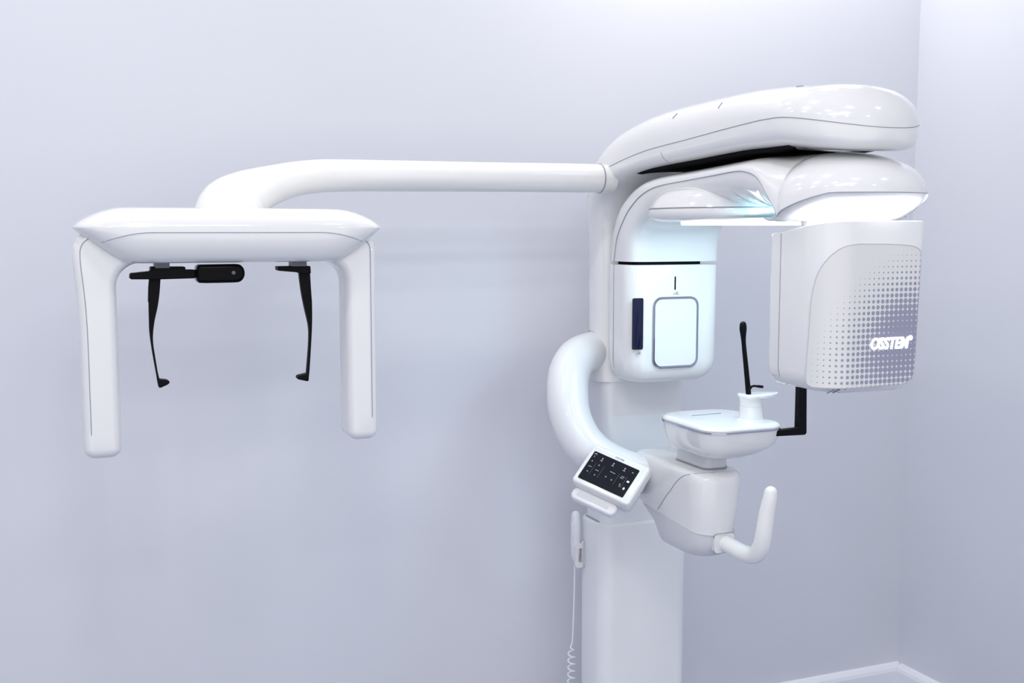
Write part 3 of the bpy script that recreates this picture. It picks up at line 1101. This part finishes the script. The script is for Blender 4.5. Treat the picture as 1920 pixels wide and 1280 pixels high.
def leg(x0, x1, sgn, zb, flare):
    """hanging leg with a short bar that turns in under the beam; outline in the XZ plane (sgn = towards the middle)"""
    W = x1 - x0
    o = []          # u = distance from the outer side, towards the middle
    o += [(0, zb + .019)] + [(0, zb + .019 + .19 * i / 6) for i in range(1, 7)]
    o += [(-flare * .06, 1.275), (-flare * .2, 1.310), (-flare * .5, 1.345), (-flare * .85, 1.375), (-flare, 1.392)]
    o += arc(.042 - flare, 1.408, .042, 180, 90)
    o += [(.10, 1.450)] + arc(.150, 1.450 - .0265, .0265, 90, 0) + arc(.150, 1.3885 + .0265, .0265, 0, -90) + [(W + .055, 1.3885)]
    o += arc(W + .044, 1.3885 - .044, .044, 90, 180)
    o += [(W, 1.30), (W, 1.24), (W, 1.18), (W, 1.12), (W, 1.08), (W, zb + .019)]
    o += [(W - .020 + .020 * math.cos(t), zb + .019 - .019 * math.sin(t)) for t in [math.pi / 2 * i / 6 for i in range(1, 7)]]
    o += [(.020 - .020 * math.sin(t), zb + .019 - .019 * math.cos(t)) for t in [math.pi / 2 * i / 6 for i in range(0, 6)]]
    base = x0 if sgn > 0 else x1
    pts = [(base + sgn * u, z) for u, z in o]
    n = len(pts)
    nor = []
    for i in range(n):
        a_, c_ = pts[i - 1], pts[(i + 1) % n]
        tx, tz = c_[0] - a_[0], c_[1] - a_[1]
        L = math.hypot(tx, tz) or 1
        nor.append((tz / L * sgn, -tx / L * sgn))
    y0, y1, E = 2.157, 2.243, .0175
    loops = []
    loops = []
    for q in range(0, 7):
        a_ = math.pi / 2 * q / 6
        loops.append((E * (1 - math.sin(a_)), y0 + E * (1 - math.cos(a_))))
    for q in range(0, 7):
        a_ = math.pi / 2 * q / 6
        loops.append((E * (1 - math.cos(a_)), y1 - E * (1 - math.sin(a_))))
    L3 = [[Vector((p[0] + nn[0] * ins, y, p[1] + nn[1] * ins)) for p, nn in zip(pts, nor)] for ins, y in loops]
    lg = loft('sensor_leg', L3, M_WHITE, machine, angle=60)
    # seam down the front, nearer the outside
    m = 7 + 5 + 9
    seam = [(p[0] + nn[0] * .0135, p[1] + nn[1] * .0135) for p, nn in zip(pts[:m - 2], nor[:m - 2])]
    dy = E - math.sqrt(E * E - (E - .0135) ** 2)
    sv = [Vector((x, y0 + dy - .0004, z)) for x, z in seam]
    sv = [Vector((base + sgn * .0145, y0 + .020, zb + .002)), Vector((base + sgn * .014, y0 + .0085, zb + .008))] + sv[1:]
    tube('seam_line', sv, .0008, M_SEAM, lg, seg=6)
    return lg


leg(.0455, .1115, 1, 1.030, .008)
leg(.5395, .6000, -1, 1.030, .0)


def xz(pts, Y):
    return [(p.x, p.z) for p in (px(a, b, Y=Y) for a, b in pts)]


EY_ = 2.185


def slab(name, poly, y0, y1, material, parent, bevel=.002):
    return plate(name, xz(poly, EY_), (0, y0, 0), (1, 0, 0), (0, 0, 1), (0, 1, 0), 0, y1 - y0, material, parent, bevel=bevel)


def curve_poly(poly, n=4):
    return [tuple(p) for p in cr(poly, n)]


# left rod
lft = curve_poly([(278.5, 566), (279, 590), (280, 620), (283, 645), (288, 675), (293, 702), (295, 716)])
rgt = curve_poly([(299, 712), (295, 695), (290.5, 668), (287, 645), (286.5, 625), (289.5, 600), (295, 575), (298.5, 550), (300.5, 522)])
rodL = slab('ear_rod', [(279.5, 522), (278, 540), (277.5, 566)] + lft + [(298, 716)] + rgt, 2.178, 2.192, M_BLACK, machine)
slab('ear_tip', [(294.5, 712), (297.5, 726), (302, 725), (314, 719.5), (317.5, 716), (316.5, 713), (311, 711), (298, 710)], 2.174, 2.196, M_BLACK, rodL)
# right rod
rgt2 = curve_poly([(583.8, 562), (584.2, 590), (583.8, 615), (582, 650), (579.5, 690), (577.5, 712)])
lft2 = curve_poly([(574, 700), (576.5, 670), (578.5, 640), (578, 612), (571, 580), (565.5, 553), (562, 530), (560, 512)])
rodR = slab('ear_rod', [(579.5, 500), (578, 500)][::-1] + [(582, 540), (583.5, 561)] + rgt2 + [(575, 712)] + lft2, 2.178, 2.192, M_BLACK, machine)
slab('ear_tip', [(575.5, 699), (577.5, 702), (577, 713), (574, 713.5), (557, 710), (555.8, 706), (558, 703)], 2.174, 2.196, M_BLACK, rodR)
slab('rod_bracket', [(517.5, 499), (579, 498), (580, 512), (565, 513), (555, 510), (519, 507)], 2.168, 2.200, M_BLACK, rodR)
# nose support with its oval pad
nas = slab('nose_support', [(281, 499.5), (346, 499.5), (345.5, 505), (364, 505), (364, 521), (330, 522), (300, 523), (244, 523), (242.5, 520), (243.5, 512), (281, 508)], 2.166, 2.200, M_BLACK, machine)
po = [(365, 497), (372, 495), (430, 494)]
po += [(440 + 14.5 * math.sin(t), 511 - 17 * math.cos(t)) for t in [math.pi * i / 12 for i in range(13)]]
po += [(432, 528.5), (384, 529.5), (370, 529), (365, 526)]
pad = slab('support_pad', po, 2.150, 2.196, M_GLOSSBLACK, nas, bevel=.006)
c = px(438, 511, Y=2.150)
plate('pad_lens', [(c.x + .0035 * math.cos(t * math.pi / 10), c.z + .0035 * math.sin(t * math.pi / 10)) for t in range(20)], (0, 2.150, 0), EXF, EYF, ENF, -.001, .0006, M_GREY, nas)

# ------------------------------------------------------------------ exposure hand switch hanging on the column
HB = Vector((1.185, 2.462, .62))
hand = bpy.data.objects.new('hand_switch', None)
hand.location = HB
hand['org'] = tuple(HB)
col.objects.link(hand)
hand['label'] = 'white exposure hand switch with coiled cord clipped to the left side of the column'
hand['category'] = 'hand switch'
hx = 1.186
lo = []
for z, r in ((.628, .006), (.634, .0095), (.65, .0115), (.69, .0120), (.72, .0118), (.742, .0105), (.750, .0085), (.754, .004)):
    lo.append(ell(hx, 2.462, r * .95, r * 1.05, z, n=24, p=2.5))
loft('switch_body', lo, M_SATIN, hand)
loft('push_button', [ell(hx - .010, 2.458, .004, .006, z, n=16) for z in (.690, .705, .715, .722)], M_WHITE, hand)
ho = rr(hx + .004, .645, .025, .062, .008)
hi = rr(hx + .006, .645, .012, .036, .004)
lps = [[Vector((x, y, z)) for x, z in oo] for oo, y in ((ho, 2.452), (ho, 2.444), (hi, 2.444), (hi, 2.452), (ho, 2.452))]
loft('holder_clip', lps, M_WHITE, hand, cap0=False, cap1=False)
box('holder_plate', (hx + .010, hx + .0168, 2.444, 2.478, .612, .680), M_SHELL, hand, bevel=.003)
cpz = [Vector((hx - .001, 2.462, .630)), Vector((hx - .002, 2.462, .60)), Vector((hx - .003, 2.462, .54)), Vector((hx - .005, 2.462, .47)), Vector((hx - .007, 2.462, .42))]
cc = cr([tuple(p) for p in cpz], 5)
turns, zt, zb = 18, .415, .09
hel = []
for i in range(turns * 14 + 1):
    a = 2 * math.pi * i / 14
    k = min(1, i / 20)
    hel.append((hx - .009 - .004 * i / (turns * 14) + .0085 * k * math.cos(a), 2.462 + .0085 * k * math.sin(a), zt - (zt - zb) * i / (turns * 14)))
tail = cr([hel[-1], (hx - .01, 2.466, .06), (hx + .004, 2.466, .045), (hx + .0145, 2.468, .045)], 4)
tube('coiled_cord', cc + hel + tail[1:], .0019, M_CABLE, hand, seg=8)

# positioning lamp light of the machine itself: the ring and the lit hub throw a cold light
area('ring_lamp', (LC[0], LC[1], 1.4570), 0.24, 0.55, (0.62, 0.90, 1.0))
area('detector_lamp', (XM, 1.80, 1.455), 0.12, 0.55, (0.42, 0.85, 1.0), rot=(math.radians(62), 0, 0), shape='RECTANGLE', size_y=.02)
area('hub_lamp', (XM + .005, 1.625, 1.4685), 0.2, 2.6, (0.95, 0.97, 1.0), rot=(math.pi, 0, 0))

for nm, tx in (('temple_support', 'black angled support rod'), ('positioning_rod', 'thin black upright rod'), ('nose_support', 'black bracket with an oval pad'),
               ('hand_grip', 'ivory upright hand grip'), ('sensor_window', 'dark blue window strip'), ('grille_panel', 'pale panel with a grey halftone dot pattern'),
               ('ring_light', 'glowing white light ring'), ('touchscreen', 'black touch screen with small icons'), ('chrome_trim', 'thin chrome trim line')):
    bpy.data.objects[nm]['label'] = tx
for o in bpy.data.objects:
    if 'org' in o:
        del o['org']
